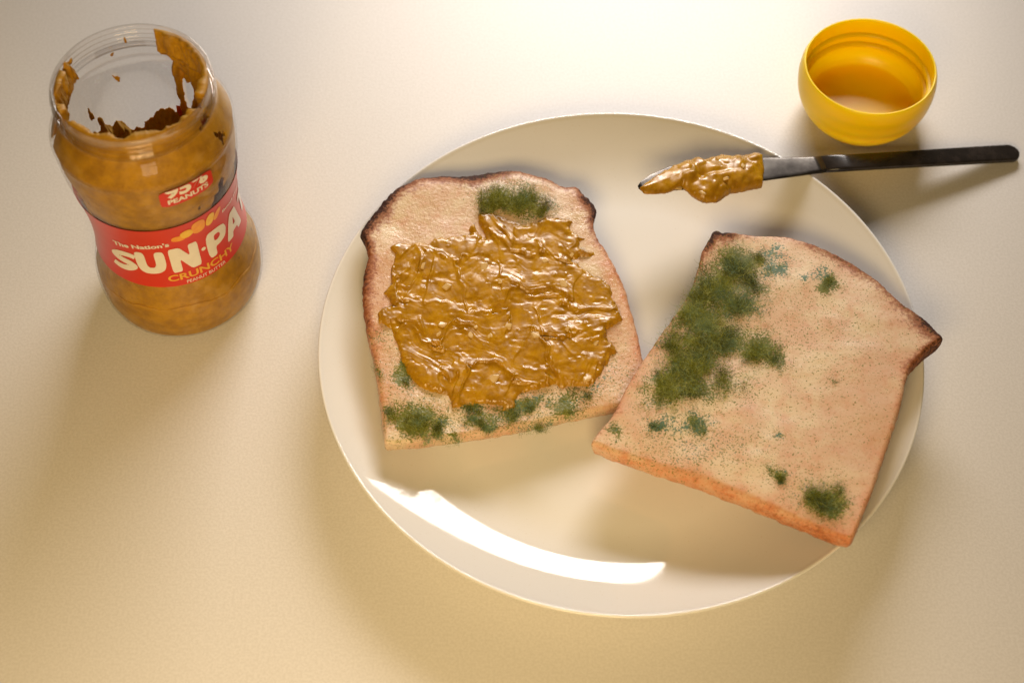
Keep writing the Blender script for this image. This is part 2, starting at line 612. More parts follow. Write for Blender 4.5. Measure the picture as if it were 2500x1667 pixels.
D1 = [  # x, y, hfrac, dark, orange, round
    (879, 566, 0.62, 0.95, 0.5, 7.5), (898, 538, 0.62, 1.1, 0.5, 7.5), (915, 519, 0.62, 1.15, 0.5, 7.5), (942, 484, 0.62, 1.1, 0.5, 7.5),
    (959, 467, 0.62, 1, 0.5, 7.5), (984, 452, 0.62, 0.9, 0.5, 7.5), (1023, 437, 0.62, 0.8, 0.6, 7.5), (1070, 433, 0.62, 0.95, 0.6, 7.5),
    (1128, 431, 0.62, 1.15, 0.6, 7.5), (1166, 425, 0.62, 1.2, 0.6, 7.5), (1204, 418, 0.62, 1.1, 0.6, 7.5), (1243, 415, 0.62, 0.85, 0.6, 7.5),
    (1271, 417, 0.62, 0.75, 0.5, 7.5), (1307, 429, 0.62, 0.72, 0.5, 7.5), (1338, 438, 0.62, 0.8, 0.5, 7.5), (1365, 452, 0.62, 0.7, 0.5, 7.5),
    (1388, 458, 0.62, 0.7, 0.5, 7.5), (1403, 456, 0.62, 0.75, 0.6, 7.5), (1416, 463, 0.62, 0.85, 0.6, 7.5), (1430, 478, 0.9, 0.95, 0.7, 2.6),
    (1447, 494, 0.8, 1, 0.8, 2.8), (1456, 519, 0.7, 1.05, 0.8, 2.8), (1453, 534, 0.7, 1, 0.8, 2.4), (1447, 543, 0.7, 0.7, 0.6, 1.8),
    (1449, 568, 0.7, 0.6, 0.5, 1.8), (1457, 591, 0.7, 0.5, 0.5, 2), (1474, 609, 0.65, 0.45, 0.7, 2.6), (1489, 637, 0.6, 0.35, 0.9, 3.2),
    (1508, 672, 0.6, 0.35, 1, 3.2), (1525, 708, 0.6, 0.35, 1, 3.2), (1537, 756, 0.6, 0.35, 1, 3.2), (1551, 801, 0.6, 0.35, 0.9, 3.2),
    (1562, 848, 0.6, 0.35, 0.8, 3), (1568, 882, 0.6, 0.35, 0.7, 3), (1585, 970, 0.3, 0.2, 0.5, 2.6), (1582, 992, 0.1, 0.15, 0.4, 2.2),
    (1560, 1002, 0, 0.1, 0.3, 2.2), (1481, 1022, 0, 0.1, 0.2, 2.4), (1396, 1038, 0, 0, 0.1, 2.6), (1284, 1064, 0, 0, 0.2, 2.6),
    (1169, 1084, 0, 0, 0.3, 2.6), (1084, 1095, 0, 0, 0.1, 2.6), (1000, 1104, 0, 0, 0, 2.6), (945, 1107, 0.05, 0, 0, 2.2),
    (937, 1100, 0.15, 0.1, 0.1, 2), (936, 1073, 0.4, 0.15, 0.2, 2.2), (931, 1017, 0.5, 0.15, 0.5, 2.6), (924, 961, 0.5, 0.2, 0.6, 2.6),
    (913, 893, 0.5, 0.3, 0.7, 2.8), (902, 848, 0.5, 0.4, 0.8, 2.8), (891, 792, 0.5, 0.55, 0.9, 2.8), (885, 722, 0.5, 0.7, 1, 2.8),
    (888, 686, 0.5, 0.8, 1, 2.8), (898, 639, 0.55, 0.7, 0.9, 2.4), (901, 626, 0.6, 0.6, 0.8, 2), (896, 612, 0.6, 0.8, 0.8, 2),
    (889, 591, 0.6, 0.9, 0.8, 2)]
D2 = [
    (1740, 567, 1, 1.1, .8, 1.6), (1751, 563, 1, 1.1, .7, 1.6), (1763, 569, 1, .95, .6, 1.6), (1791, 566, 1, .85, .5, 1.8),
    (1807, 570, 1, .55, .5, 1.9), (1849, 572, 1, .40, .5, 2.1), (1887, 572, 1, .35, .5, 2.2), (1925, 574, 1, .40, .5, 2.2),
    (1963, 586, 1, .55, .5, 2.2), (2001, 600, 1, .72, .5, 1.9), (2052, 623, 1, .80, .5, 1.9), (2103, 656, 1, .72, .5, 1.9),
    (2144, 684, 1, .65, .5, 2.1), (2180, 720, 1, .62, .5, 2.2), (2231, 756, 1, .75, .5, 2.2), (2256, 773, 1, .95, .6, 2.1),
    (2266, 784, .95, 1.0, .6, 2.1), (2289, 814, .8, 1.0, .7, 2.6), (2299, 835, .6, .95, .8, 2.9), (2292, 846, .4, .85, .9, 2.9),
    (2261, 873, .25, .75, .9, 3.1), (2231, 904, .25, .7, .9, 2.6), (2214, 918, .5, .5, .7, 2.1), (2208, 945, .75, .35, .5, 1.9),
    (2199, 985, .8, .22, .4, 2.1), (2189, 1027, .8, .18, .35, 2.2), (2166, 1092, .8, .15, .35, 2.2), (2143, 1164, .75, .15, .4, 2.2),
    (2124, 1218, .7, .18, .5, 2.2), (2097, 1283, .55, .2, .7, 2.2), (2078, 1334, .2, .25, .8, 1.9), (2067, 1347, .05, .25, .9, 1.9),
    (1994, 1321, 0, .38, 1, 2.5), (1879, 1275, 0, .30, 1, 3.3), (1764, 1229, 0, .22, .9, 4.0), (1688, 1199, 0, .15, .75, 4.2),
    (1573, 1162, 0, .2, .9, 4.0), (1497, 1134, 0, .25, .85, 3.1), (1451, 1116, 0, .2, .6, 2.9), (1441, 1104, .25, .3, .5, 1.9),
    (1458, 1069, .6, .35, .6, 1.9), (1497, 1019, .7, .3, .5, 2.1), (1523, 961, .75, .25, .5, 2.4), (1554, 907, .75, .25, .45, 2.4),
    (1593, 848, .75, .3, .4, 2.4), (1621, 809, .75, .35, .4, 2.4), (1663, 750, .75, .45, .4, 2.2), (1686, 712, .75, .5, .4, 2.1),
    (1700, 670, .8, .55, .5, 1.9), (1711, 625, .8, .75, .6, 1.8), (1722, 603, .85, .85, .6, 1.6), (1734, 580, .95, 1.0, .7, 1.4)]

# x, y, rx, ry, angle, density, teal, powder
P1 = [(1275, 490, 62, 38, -12, 1.15, 0.0, .3), (1190, 497, 46, 28, 0, .55, 0.0, .3), (1335, 505, 34, 22, -20, .7, 0, .2),
      (985, 915, 24, 44, 20, 1.1, 0, .8), (1012, 1022, 62, 40, 0, 1.05, .15, .8), (1072, 1042, 32, 28, -30, .9, .5, .8),
      (955, 1005, 30, 24, 0, .7, .2, .4), (1160, 1000, 60, 18, -8, .8, .45, 1), (1225, 492, 44, 32, 0, .95, 0, .3), (1290, 985, 46, 28, 20, .95, .6, 1),
      (1375, 985, 44, 42, 25, 1.0, .35, 1), (1310, 1048, 48, 18, 8, .65, .7, 1), (1180, 1030, 60, 24, 0, .8, .3, 1), (1240, 1015, 50, 26, 10, .75, .4, 1), (1425, 955, 34, 26, 20, .6, .5, 1),
      (930, 816, 24, 16, 0, .45, .35, .9), (1450, 930, 60, 40, 20, .22, .4, .8), (1110, 1070, 26, 12, -10, .7, 0, .3),
      (1050, 1083, 14, 8, -10, .6, 0, .2), (920, 900, 10, 34, 0, .6, 0, .4), (1010, 965, 60, 12, -10, .45, .2, .8)]
P2 = [(1790, 645, 66, 40, 15, 1.0, .15, .5), (1855, 625, 40, 22, 30, .7, .2, .5), (1730, 705, 66, 50, 40, 1.0, .2, .6),
      (1830, 690, 50, 40, 0, .8, .4, .6), (1690, 775, 60, 42, 35, 1.05, .2, .6), (1800, 745, 60, 34, 0, .75, .75, .6),
      (1745, 835, 88, 46, 12, 1.1, .25, .6), (1850, 850, 60, 40, -20, .95, .1, .7), (1900, 880, 36, 26, -30, .7, .1, .7),
      (1680, 885, 66, 46, 20, 1.0, .45, .7), (1630, 950, 58, 42, 10, 1.1, .3, .7), (1700, 950, 62, 36, -10, .9, .35, .8),
      (1770, 935, 60, 36, 0, .55, .2, .9), (1895, 650, 34, 26, -30, .55, .95, .6), (1880, 610, 26, 16, -20, .3, .8, .6),
      (1615, 1045, 40, 24, 0, .62, 1.0, .9), (1700, 1035, 44, 20, -10, .62, .85, .9), (1722, 1048, 14, 12, 0, .9, .2, .3),
      (1502, 1060, 16, 20, 20, .8, .3, .8), (2022, 698, 28, 20, -15, 1.05, .15, .6), (2005, 672, 30, 22, 0, .2, .8, .5),
      (1895, 1155, 24, 26, 60, .85, .5, .9), (1902, 1180, 16, 14, 0, .5, .8, .6), (2018, 1228, 56, 36, -8, 1.15, .2, .6),
      (2050, 1205, 30, 24, 0, .5, .1, .5), (1899, 1075, 13, 9, 0, .6, .9, .4), (2039, 927, 12, 10, 0, .55, .3, .3),
      (1968, 685, 12, 9, 0, .2, .95, .2), (1960, 800, 150, 120, 0, .0, .10, .62), (1900, 1000, 170, 130, 0, 0, .05, .5),
      (1700, 1090, 150, 50, 0, 0, .35, .75), (1985, 1190, 60, 40, 0, .1, .35, .7), (2120, 720, 50, 40, 0, 0, 0, .35),
      (1640, 840, 40, 80, 30, .55, .45, .7), (1722, 795, 185, 70, 63, .50, .45, .5), (1690, 900, 120, 74, 40, .50, .5, .5), (1770, 700, 90, 60, 0, .55, .4, .6)]

bread1, parts1 = build_slice(s1, 'bread_slice', 'mouldy bread slice spread with peanut butter, lying against the plate rim',
                             D1, M_BREAD1, P1, 21)
bread2, parts2 = build_slice(s2, 'bread_slice', 'bare mouldy bread slice with large green fuzzy patch, overlapping the buttered slice',
                             D2, M_BREAD2, P2, 57)


# ------------------------------------------------------------------ peanut butter on the slice
PB_OUT = [(950, 603), (967, 591), (990, 589), (1023, 591), (1051, 593), (1061, 578), (1090, 578), (1128, 573), (1147, 566),
          (1145, 551), (1156, 545), (1168, 562), (1185, 580), (1184, 570), (1170, 545), (1168, 522), (1204, 517), (1243, 530),
          (1280, 545), (1307, 541), (1332, 530), (1365, 534), (1399, 538), (1403, 545), (1388, 557), (1415, 576), (1439, 584),
          (1416, 591), (1416, 607), (1449, 614), (1453, 624), (1437, 631), (1415, 628), (1399, 637), (1418, 656), (1451, 674),
          (1476, 683), (1491, 698), (1497, 730), (1511, 756), (1523, 781), (1497, 798), (1481, 809), (1481, 829), (1497, 840),
          (1511, 860), (1492, 871), (1469, 913), (1438, 947), (1396, 944), (1371, 949), (1357, 941), (1312, 952), (1265, 963),
          (1256, 997), (1228, 1000), (1225, 991), (1183, 986), (1141, 989), (1104, 997), (1096, 966), (1056, 958), (1023, 944),
          (995, 913), (978, 876), (967, 834), (955, 801), (925, 787), (920, 767), (933, 750), (958, 745), (936, 711), (953, 691),
          (954, 687), (956, 649), (965, 620)]


def smear_field(X, Y, strokes, seed, base):
    """knife strokes laid one over the other: every stroke levels what lies under it and leaves lips at its sides"""
    h = base.copy()
    X, Y = (X + 26 * fbm(X / 75.0, Y / 75.0, seed=seed + 901, oct=2), Y + 26 * fbm(X / 75.0, Y / 75.0, seed=seed + 907, oct=2))
    for i, (x0, y0, x1, y1, hw, lev, tilt) in enumerate(strokes):
        dx, dy = x1 - x0, y1 - y0
        L = math.hypot(dx, dy)
        ux, uy = dx / L, dy / L
        s = (X - x0) * ux + (Y - y0) * uy
        c = -(X - x0) * uy + (Y - y0) * ux
        c = c + 0.10 * hw * np.sin(s / L * 3.0 + i) * 2
        rag = fbm(X / 24.0, Y / 24.0, seed=seed + i * 3, oct=3)
        e = np.abs(c) - hw * (1 + 0.16 * rag)
        e2 = np.maximum(-s - 4 * rag, s - L * (1 + 0.05 * rag))
        dd = np.maximum(e, e2)
        m = sstep(3.0, -3.0, dd)
        streak = fbm(c / 3.4, s / 60.0, seed=seed + i * 7 + 1, oct=2)
        swipe = fbm(c / 11.0, s / 130.0, seed=seed + i * 7 + 2, oct=2)
        tgt = lev + tilt * c / hw * 0.75 + 0.30 * (c / hw) ** 2 + 0.028 * streak + 0.20 * swipe \
            + 0.75 * sstep(0.70, 1.0, s / L) + 0.22 * fbm(X / 30, Y / 30, seed=seed + i, oct=2)
        rlow = fbm(X / 42.0, Y / 42.0, seed=seed + i * 5 + 2, oct=2)
        lip = np.exp(-((dd - 3.0) / 6.5) ** 2) * np.clip(0.40 + 0.9 * rlow, 0, 1.3) * (dd > -9)
        h = h * (1 - m) + (0.75 * tgt + 0.25 * np.minimum(h, tgt + 0.6)) * m + lip * (s > -8) * (1 - m)
    return h


step = 1.6
gx = np.arange(905, 1540, step)
gy = np.arange(505, 1012, step)
X, Y = np.meshgrid(gx, gy)
rag = 2.6 * fbm(X / 11.0, Y / 11.0, seed=5, oct=3)
sd = poly_sd(X, Y, PB_OUT) + rag
strokes = []
rs = random.Random(5)
for _ in range(18):
    x, y = rs.uniform(930, 1500), rs.uniform(540, 980)
    if x < 1070:
        a = math.radians(rs.uniform(60, 120))
    elif y < 690:
        a = math.radians(rs.uniform(-30, 35))
    else:
        a = math.radians(rs.uniform(-5, 40))
    if rs.random() < .4:
        a += math.pi
    L = rs.uniform(60, 150)
    strokes.append((x, y, x + math.cos(a) * L, y + math.sin(a) * L, rs.uniform(22, 50), rs.uniform(0.9, 3.1), rs.uniform(-1, 1)))
strokes += [(1075, 640, 1150, 960, 46, 2.2, .4), (1120, 700, 1330, 640, 60, 1.9, .5), (960, 640, 1035, 625, 26, 1.5, .4),
            (1030, 740, 1062, 630, 16, 2.1, -.6), (1000, 690, 1010, 640, 18, 1.4, .5), (1010, 760, 1240, 800, 40, 2.4, -.4),
            (985, 830, 1085, 930, 44, 2.0, .6), (1095, 850, 1330, 905, 58, 2.2, .3), (1340, 700, 1500, 760, 46, 2.2, -.5),
            (1330, 805, 1500, 770, 26, 2.3, .5), (1350, 900, 1470, 850, 44, 2.1, .6), (1130, 930, 1250, 965, 34, 1.9, .2),
            (1250, 570, 1430, 600, 26, 2.0, -.7), (1190, 560, 1330, 650, 22, 2.6, .4), (1215, 660, 1420, 700, 40, 2.4, .7),
            (940, 770, 1040, 765, 24, 2.2, .5), (1400, 600, 1445, 622, 11, 1.5, .2), (1180, 540, 1230, 600, 14, 2.5, .4)]
hb = 1.9 + 0.7 * fbm(X / 60, Y / 60, seed=2, oct=3)
h = smear_field(X, Y, strokes, 100, hb)
lump = fbm(X / 15.0, Y / 15.0, seed=77, oct=2)
h += 0.40 * np.maximum(lump - 0.38, 0) - 0.7 * np.maximum(fbm(X / 34.0, Y / 18.0, seed=79, oct=2) - 0.45, 0) + 0.016 * fbm(X / 5.0, Y / 5.0, seed=78, oct=2)
h = np.clip(h, 0.6, 5.0)
edgef = np.where(sd > 0, 1 - np.exp(-np.maximum(sd, 0) / 5.0), sd * 0.25)
hh = (-0.55 + (0.86 * h + 0.55) * edgef) * 1e-3
keep = sd > -5
pix = np.stack([X.ravel(), Y.ravel()], 1)
Q = s1.pix2loc(pix, np.full(len(pix), s1.T))
Wp = s1.loc2world(Q, s1.top(Q) + hh.ravel())
ny, nx = X.shape
idx = np.arange(ny * nx).reshape(ny, nx)
quad = np.stack([idx[:-1, :-1], idx[1:, :-1], idx[1:, 1:], idx[:-1, 1:]], -1).reshape(-1, 4)
kq = keep.ravel()[quad].all(1)
quad = quad[kq]
used = np.unique(quad)
remap = -np.ones(ny * nx, int)
remap[used] = np.arange(len(used))
spread = mesh_obj('peanut_butter_spread', Wp[used], remap[quad], M_PB, bread1)


def pb_height(x, y):
    i = int(round((y - gy[0]) / step))
    j = int(round((x - gx[0]) / step))
    return hh[np.clip(i, 0, ny - 1), np.clip(j, 0, nx - 1)]


def nut_mesh(seed):
    r = random.Random(seed)
    bm = bmesh.new()
    bmesh.ops.create_cube(bm, size=1.0)
    for vv in bm.verts:
        vv.co.x *= r.uniform(.75, 1.25)
        vv.co.y *= r.uniform(.6, 1.1)
        vv.co.z *= r.uniform(.5, .85)
        vv.co += Vector([r.uniform(-.14, .14) for _ in range(3)])
    bmesh.ops.bevel(bm, geom=bm.edges[:], offset=0.14, segments=1, affect='EDGES')
    me = bpy.data.meshes.new('nut_piece')
    bm.to_mesh(me)
    bm.free()
    me.materials.append(M_NUT)
    return me


nuts = [nut_mesh(i) for i in range(5)]
NUTPX = [(1180, 655), (1373, 700), (1307, 822), (1205, 928), (1070, 818), (1146, 757), (1218, 692), (1405, 785), (1452, 845),
         (1432, 930), (1257, 928), (1150, 820), (1080, 795), (1030, 655), (1395, 625), (1290, 590), (1385, 812), (1195, 825),
         (1330, 640), (1000, 915), (1160, 800), (1425, 640), (1240, 800), (1090, 705)]
for i, (x, y) in enumerate(NUTPX):
    me = nuts[i % 5]
    o = bpy.data.objects.new('nut_piece', me)
    link(o, spread)
    q = s1.pix2loc([(x, y)], s1.T)
    w = s1.loc2world(q, s1.top(q) + pb_height(x, y) - 0.0003)[0]
    o.location = Vector(w - np.array(bread1.location))
    sz = rs.uniform(0.0018, 0.0033) if i > 3 else 0.0038
    o.scale = (sz, sz, sz * 0.7)
    o.rotation_euler = (rs.uniform(-.35, .35), rs.uniform(-.35, .35), rs.uniform(0, 6.28))


# ------------------------------------------------------------------ mould fuzz
def fuzz(sl, th, patch, count, length, seed, lift, lay=0.6, extra_h=None, clump=1.0):
    (x, y, rx, ry, ang, dens, tl, powder) = patch
    g = np.random.default_rng(seed)
    N = count
    r = np.abs(g.normal(0, 0.68, N))
    a = g.uniform(0, 2 * np.pi, N)
    cx, cy = r * np.cos(a) * rx, r * np.sin(a) * ry
    c, s = math.cos(math.radians(ang)), math.sin(math.radians(ang))
    px = np.stack([x + cx * c + cy * s, y - cx * s + cy * c], 1)
    px += g.normal(0, 4, px.shape)
    px = 2 * px - warp(px)
    # clumping
    nz = fbm(px[:, 0] / 18, px[:, 1] / 18, seed=seed, oct=2)
    nz2 = fbm(px[:, 0] / 44, px[:, 1] / 44, seed=seed + 7, oct=2)
    kp = clump * (nz * 1.3 + nz2 * 1.1) + g.uniform(-.6, .8, N) > 0.05
    kp &= poly_sd(px[:, 0], px[:, 1], sl.outline) > -1.5
    px, r, nz = px[kp], r[kp], nz[kp]
    N = len(px)
    q = sl.pix2loc(px, np.full(N, sl.T))
    h0 = sl.top(q) - 0.0002
    if extra_h is not None:
        h0 = h0 + np.array([extra_h(*p_) for p_ in px])
    SEG = 5
    Ls = length * g.uniform(.45, 1.25, N) * np.clip(1.15 - 0.45 * r, .35, 1.2)
    lng = g.uniform(0, 1, N) < 0.10
    Ls = np.where(lng, Ls * 1.6, Ls)
    dirn = g.uniform(0, 2 * np.pi, N)
    elev = g.uniform(0.05, 1.1, N) * (1 - lay) + 0.25
    pts = np.zeros((N, SEG + 1, 3))
    cur = np.concatenate([q, h0[:, None]], 1)
    pts[:, 0] = cur
    for k in range(SEG):
        dirn = dirn + g.normal(0, 0.75, N)
        elev = elev * 0.72 + g.normal(0, 0.22, N) + 0.05
        stp = np.stack([np.cos(dirn) * np.cos(elev), np.sin(dirn) * np.cos(elev), np.sin(elev)], 1) * (Ls / SEG)[:, None]
        cur = cur + stp
        cur[:, 2] = np.maximum(cur[:, 2], h0 + 0.00005 + lift * 0.1 * k)
        pts[:, k + 1] = cur
    pts[:, :, 2] += (lift * np.clip(1 - r, 0, 1) * g.uniform(0, 1, N))[:, None] * np.linspace(0, 1, SEG + 1)[None]
    side = np.stack([-np.sin(dirn), np.cos(dirn), g.normal(0, .6, N)], 1)
    side /= np.linalg.norm(side, axis=1)[:, None]
    wdt = (g.uniform(0.00003, 0.00007, N) * np.where(lng, 1.15, 1.0))[:, None, None] * np.linspace(1, .45, SEG + 1)[None, :, None]
    Aq = pts - side[:, None, :] * wdt
    Bq = pts + side[:, None, :] * wdt
    V = np.stack([Aq, Bq], 2).reshape(-1, 3)
    Wv = sl.loc2world(V[:, :2], V[:, 2])
    b = (np.arange(N) * (SEG + 1) * 2)[:, None] + (np.arange(SEG) * 2)[None]
    F = np.stack([b, b + 1, b + 3, b + 2], -1).reshape(-1, 4)
    tone = np.clip(g.normal(0.43, .20, N) - 0.16 * nz + 0.28 * (r - 0.6)
                   + 0.42 * fbm(px[:, 0] / 26, px[:, 1] / 19, seed=44, oct=3), 0, 1)
    tone = np.where(lng, g.uniform(.75, 1, N), tone)
    tn = (g.uniform(0, 1, N) + 0.9 * fbm(px[:, 0] / 20, px[:, 1] / 14, seed=45, oct=2) < tl * 0.5).astype(float) * g.uniform(.4, 1, N)
    o = mesh_obj('mould_patch', Wv, F, M_FUZZ, th, smooth=False,
                 attrs=dict(tone=np.repeat(tone, (SEG + 1) * 2), tealness=np.repeat(tn, (SEG + 1) * 2)))
    o['kind'] = 'stuff'
    return o


for i, p_ in enumerate(P1):
    if p_[5] >= 0.55:
        ar = p_[2] * p_[3]
        big = i == 0
        fuzz(s1, bread1, p_, int(ar * p_[5] * (2.2 if big else 1.4)), 0.0042 if p_[1] < 520 else 0.0024, 300 + i, 0.0040 if p_[1] < 520 else 0.0013,
             0.45 if p_[1] < 520 else 0.65, clump=0.35 if p_[1] < 520 else 0.8)
for i, p_ in enumerate(P2):
    if p_[5] >= 0.5:
        ar = p_[2] * p_[3]
        fuzz(s2, bread2, p_, int(ar * p_[5] * (0.75 if ar > 8000 else 1.15)), 0.0050 if ar > 1200 else 0.0024, 500 + i, 0.0022 if ar > 1200 else 0.0012, 0.7, clump=0.85)


# ------------------------------------------------------------------ jar
JX, JY = -0.1961, 0.0452
JPROF = [(.0300, 0.0), (.0325, .0020), (.0348, .0050), (.0362, .0100), (.0368, .0180), (.0364, .0240), (.0350, .0300), (.0334, .0360),
         (.0322, .0430), (.0317, .0500), (.0316, .0580), (.0321, .0660), (.0331, .0740), (.0346, .0820), (.0359, .0900),
         (.0366, .0980), (.0367, .1040)]
_jz = np.array([b for a, b in JPROF])
_jr = np.array([a for a, b in JPROF])


def jr(z):
    """outer radius of the jar wall"""
    z = np.asarray(z, float)
    up = np.interp(z, [.104, .1056, .1072, .112, .1165, .1185, .1215, .131], [.0367, .0368, .0371, .0352, .0330, .0315, .0312, .0312])
    return np.where(z <= .104, np.interp(z, _jz, _jr), up)


jar = thing('peanut_butter_jar', 'open clear plastic peanut butter jar with red label, standing left of the plate', 'jar', (JX, JY, 0))
body_out = smooth_profile(JPROF, 4) + [(.0368, .1056), (.0371, .1068), (.03705, .1076), (.0363, .1096), (.0352, .1120), (.0340, .1144),
                                       (.0326, .1168), (.0317, .1180), (.0313, .1194)]
v, f = lathe(body_out, 160)
# the clear base closes the jar
c0 = len(v)
v = np.vstack([v, [[0, 0, 0.0025]]])
m_ = len(body_out)
f += [(((i + 1) % 160) * m_, i * m_, c0) for i in range(160)]
jar_wall = mesh_obj('jar_wall', v, f, M_CLEAR, jar)
jar_wall.data.transform(Matrix.Translation((JX, JY, 0)))

neck = [(.0313, .1194), (.0311, .1215)]
for zc in (.1222, .1247, .1272):
    neck += [(.0311, zc - .0009), (.0319, zc - .0004), (.0323, zc), (.0319, zc + .0004), (.0311, zc + .0009)]
neck += [(.0312, .1285), (.0316, .1296), (.0317, .1304), (.0314, .1310), (.0306, .1310), (.0301, .1304), (.0300, .1290), (.0300, .1195)]
v, f = lathe(neck, 160)
v = v + np.array([JX, JY, 0])
f += [(i * len(neck) + len(neck) - 1, ((i + 1) % 160) * len(neck) + len(neck) - 1, ((i + 1) % 160) * len(neck), i * len(neck)) for i in range(160)]
mesh_obj('neck', v, f, M_CLEARN, jar)
for o in (jar_wall,):
    pass


def theta_xy(th, r, z):
    return np.stack([JX + r * np.sin(th), JY - r * np.cos(th), z], -1)


def jar_residue():
    n, m = 600, 330
    th = np.linspace(-np.pi, np.pi, n, endpoint=False)
    zz = np.linspace(0.004, 0.1302, m)
    TH, Z = np.meshgrid(th, zz)
    cx, cy = np.cos(TH) * 3.0, np.sin(TH) * 3.0
    nz = fbm(cx * 1.6, cy * 1.6, Z * 55, seed=31, oct=3, gain=.45)
    nf = fbm(cx * 5, cy * 5, Z * 170, seed=35, oct=3)
    deg = np.degrees(TH)
    # how far up the wall is coated, as a mask value (>0 coated)
    front = np.exp(-((deg - 0) / 62.0) ** 4)
    mask = np.full_like(Z, -0.9)
    mask = np.where(Z < 0.040, 1.0 - 0.62 * np.exp(-((deg - 72) / 16) ** 2) * sstep(.012, .022, Z), mask)
    # front coat up to the neck
    fr = 1.25 * front - 0.35 - 0.5 * sstep(.1285, .1305, Z)
    fr = fr - 1.1 * np.exp(-((deg + 58) / 17) ** 2) * sstep(.100, .092, Z) - 0.34 * sstep(22, 34, deg) * sstep(.0905, .087, Z)
    mask = np.maximum(mask, fr)
    # side belts above the label
    belt = 0.75 - np.abs(Z - .058) / .022
    mask = np.maximum(mask, np.where(np.abs(deg) < 115, belt, belt - 0.25))
    # left flank, rim to shoulder
    lf = 0.85 - ((deg + 95) / 25) ** 2 - 0.9 * sstep(.110, .103, Z) - 0.7 * sstep(.118, .131, Z) * (np.abs(deg + 82) > 20)
    mask = np.maximum(mask, np.where(Z > .092, lf, -1))
    # sweep under the rim from the back round to the right
    lower = np.interp(deg, [80, 95, 115, 140, 160, 176], [.090, .097, .106, .1125, .1150, .1165])
    sw = np.where((deg > 78) & (deg < 178), 0.75 * sstep(-.0015, .0015, Z - lower), -1)
    sw = sw - 1.4 * sstep(166, 178, deg)
    mask = np.maximum(mask, sw)
    # right shoulder, patchy
    mask = np.maximum(mask, np.where((deg > 50) & (deg < 100) & (Z > .085) & (Z < .118), 0.32, -1))
    # back wall below the clear part
    back = (.076 - Z) / .013
    mask = np.maximum(mask, np.where(np.abs(deg) > 95, np.clip(back, -1, 1), -1))
    val = mask + 0.42 * nz + 0.10 * nf
    R_in = np.where(Z > .1188, .0299, jr(Z) - 0.0009)
    thick = (0.0010 + 0.0016 * np.clip(val, 0, 1) + 0.0012 * np.clip(nz, -.3, 1)) * sstep(0.0, 0.35, val)
    thick = thick + 0.0006 * np.abs(nf) * (val > .15)
    outer_ = theta_xy(TH, R_in, Z)
    inner_ = theta_xy(TH, R_in - 0.0002 - np.clip(thick, 0, .004), Z)
    V = np.concatenate([outer_.reshape(-1, 3), inner_.reshape(-1, 3)])
    idx = np.arange(n * m).reshape(m, n)
    nxt = np.roll(idx, -1, 1)
    q = np.stack([idx[:-1], nxt[:-1], nxt[1:], idx[1:]], -1).reshape(-1, 4)
    ok = (val.ravel()[q] > 0).all(1)
    q = q[ok]
    F = np.concatenate([q, q[:, ::-1] + n * m])
    # close the borders
    from collections import Counter
    E_ = np.concatenate([q[:, [0, 1]], q[:, [1, 2]], q[:, [2, 3]], q[:, [3, 0]]])
    key = np.sort(E_, 1)
    kk = key[:, 0].astype(np.int64) * (n * m) + key[:, 1]
    u, inv, cnt = np.unique(kk, return_inverse=True, return_counts=True)
    be = E_[cnt[inv] == 1]
    B = np.stack([be[:, 1], be[:, 0], be[:, 0] + n * m, be[:, 1] + n * m], 1)
    F = np.concatenate([F, B])
    used = np.unique(F)
    rm = -np.ones(2 * n * m, int)
    rm[used] = np.arange(len(used))
    mesh_obj('peanut_butter_residue', V[used], rm[F], M_PBJ, jar)
    # the layer left on the bottom
    k = 60
    prof = [(0.0355, .012), (.0357, .020), (.0352, .026), (.031, .021), (.024, .0165), (.015, .015), (.006, .016), (0.0, .0155)]
    prof = [(0.0, .0032), (.030, .0035), (.0338, .006)] + prof
    v, f = lathe(smooth_profile(prof, 4), 90)
    v[:, 2] += np.where(v[:, 2] > .0125, 0.0018 * fbm(v[:, 0] * 90, v[:, 1] * 90, seed=8), 0)
    mesh_obj('peanut_butter_dregs', v + np.array([JX, JY, 0]), f, M_PBJ, jar)


jar_residue()


def wrap_mesh(name, me, mat, parent, th0, z0, off, arc=0.0, thc=38.0, smooth=False):
    """bend a flat mesh (metres, x along the label, y up) round the jar"""
    bm = bmesh.new()
    bm.from_mesh(me)
    xs = [vv.co.x for vv in bm.verts]
    x = min(xs) + 0.0009
    while x < max(xs):
        bmesh.ops.bisect_plane(bm, geom=bm.verts[:] + bm.edges[:] + bm.faces[:], plane_co=(x, 0, 0), plane_no=(1, 0, 0))
        x += 0.0012
    ys = [vv.co.y for vv in bm.verts]
    y = min(ys) + 0.0015
    while y < max(ys):
        bmesh.ops.bisect_plane(bm, geom=bm.verts[:] + bm.edges[:] + bm.faces[:], plane_co=(0, y, 0), plane_no=(0, 1, 0))
        y += 0.0022
    for vv in bm.verts:
        th = math.radians(th0) + vv.co.x / 0.0322
        z = z0 + vv.co.y - arc * (math.degrees(th) - thc) ** 2
        r = float(jr(z)) + off
        vv.co = (r * math.sin(th), -r * math.cos(th), z)
    bmesh.ops.recalc_face_normals(bm, faces=bm.faces[:])
    c = sum((fc.normal.dot(Vector((fc.calc_center_median().x, fc.calc_center_median().y, 0))) for fc in bm.faces))
    if c < 0:
        bmesh.ops.reverse_faces(bm, faces=bm.faces[:])
    m2 = bpy.data.meshes.new(name)
    bm.to_mesh(m2)
    bm.free()
    m2.materials.append(mat)
    o = bpy.data.objects.new(name, m2)
    link(o, parent)
    return o


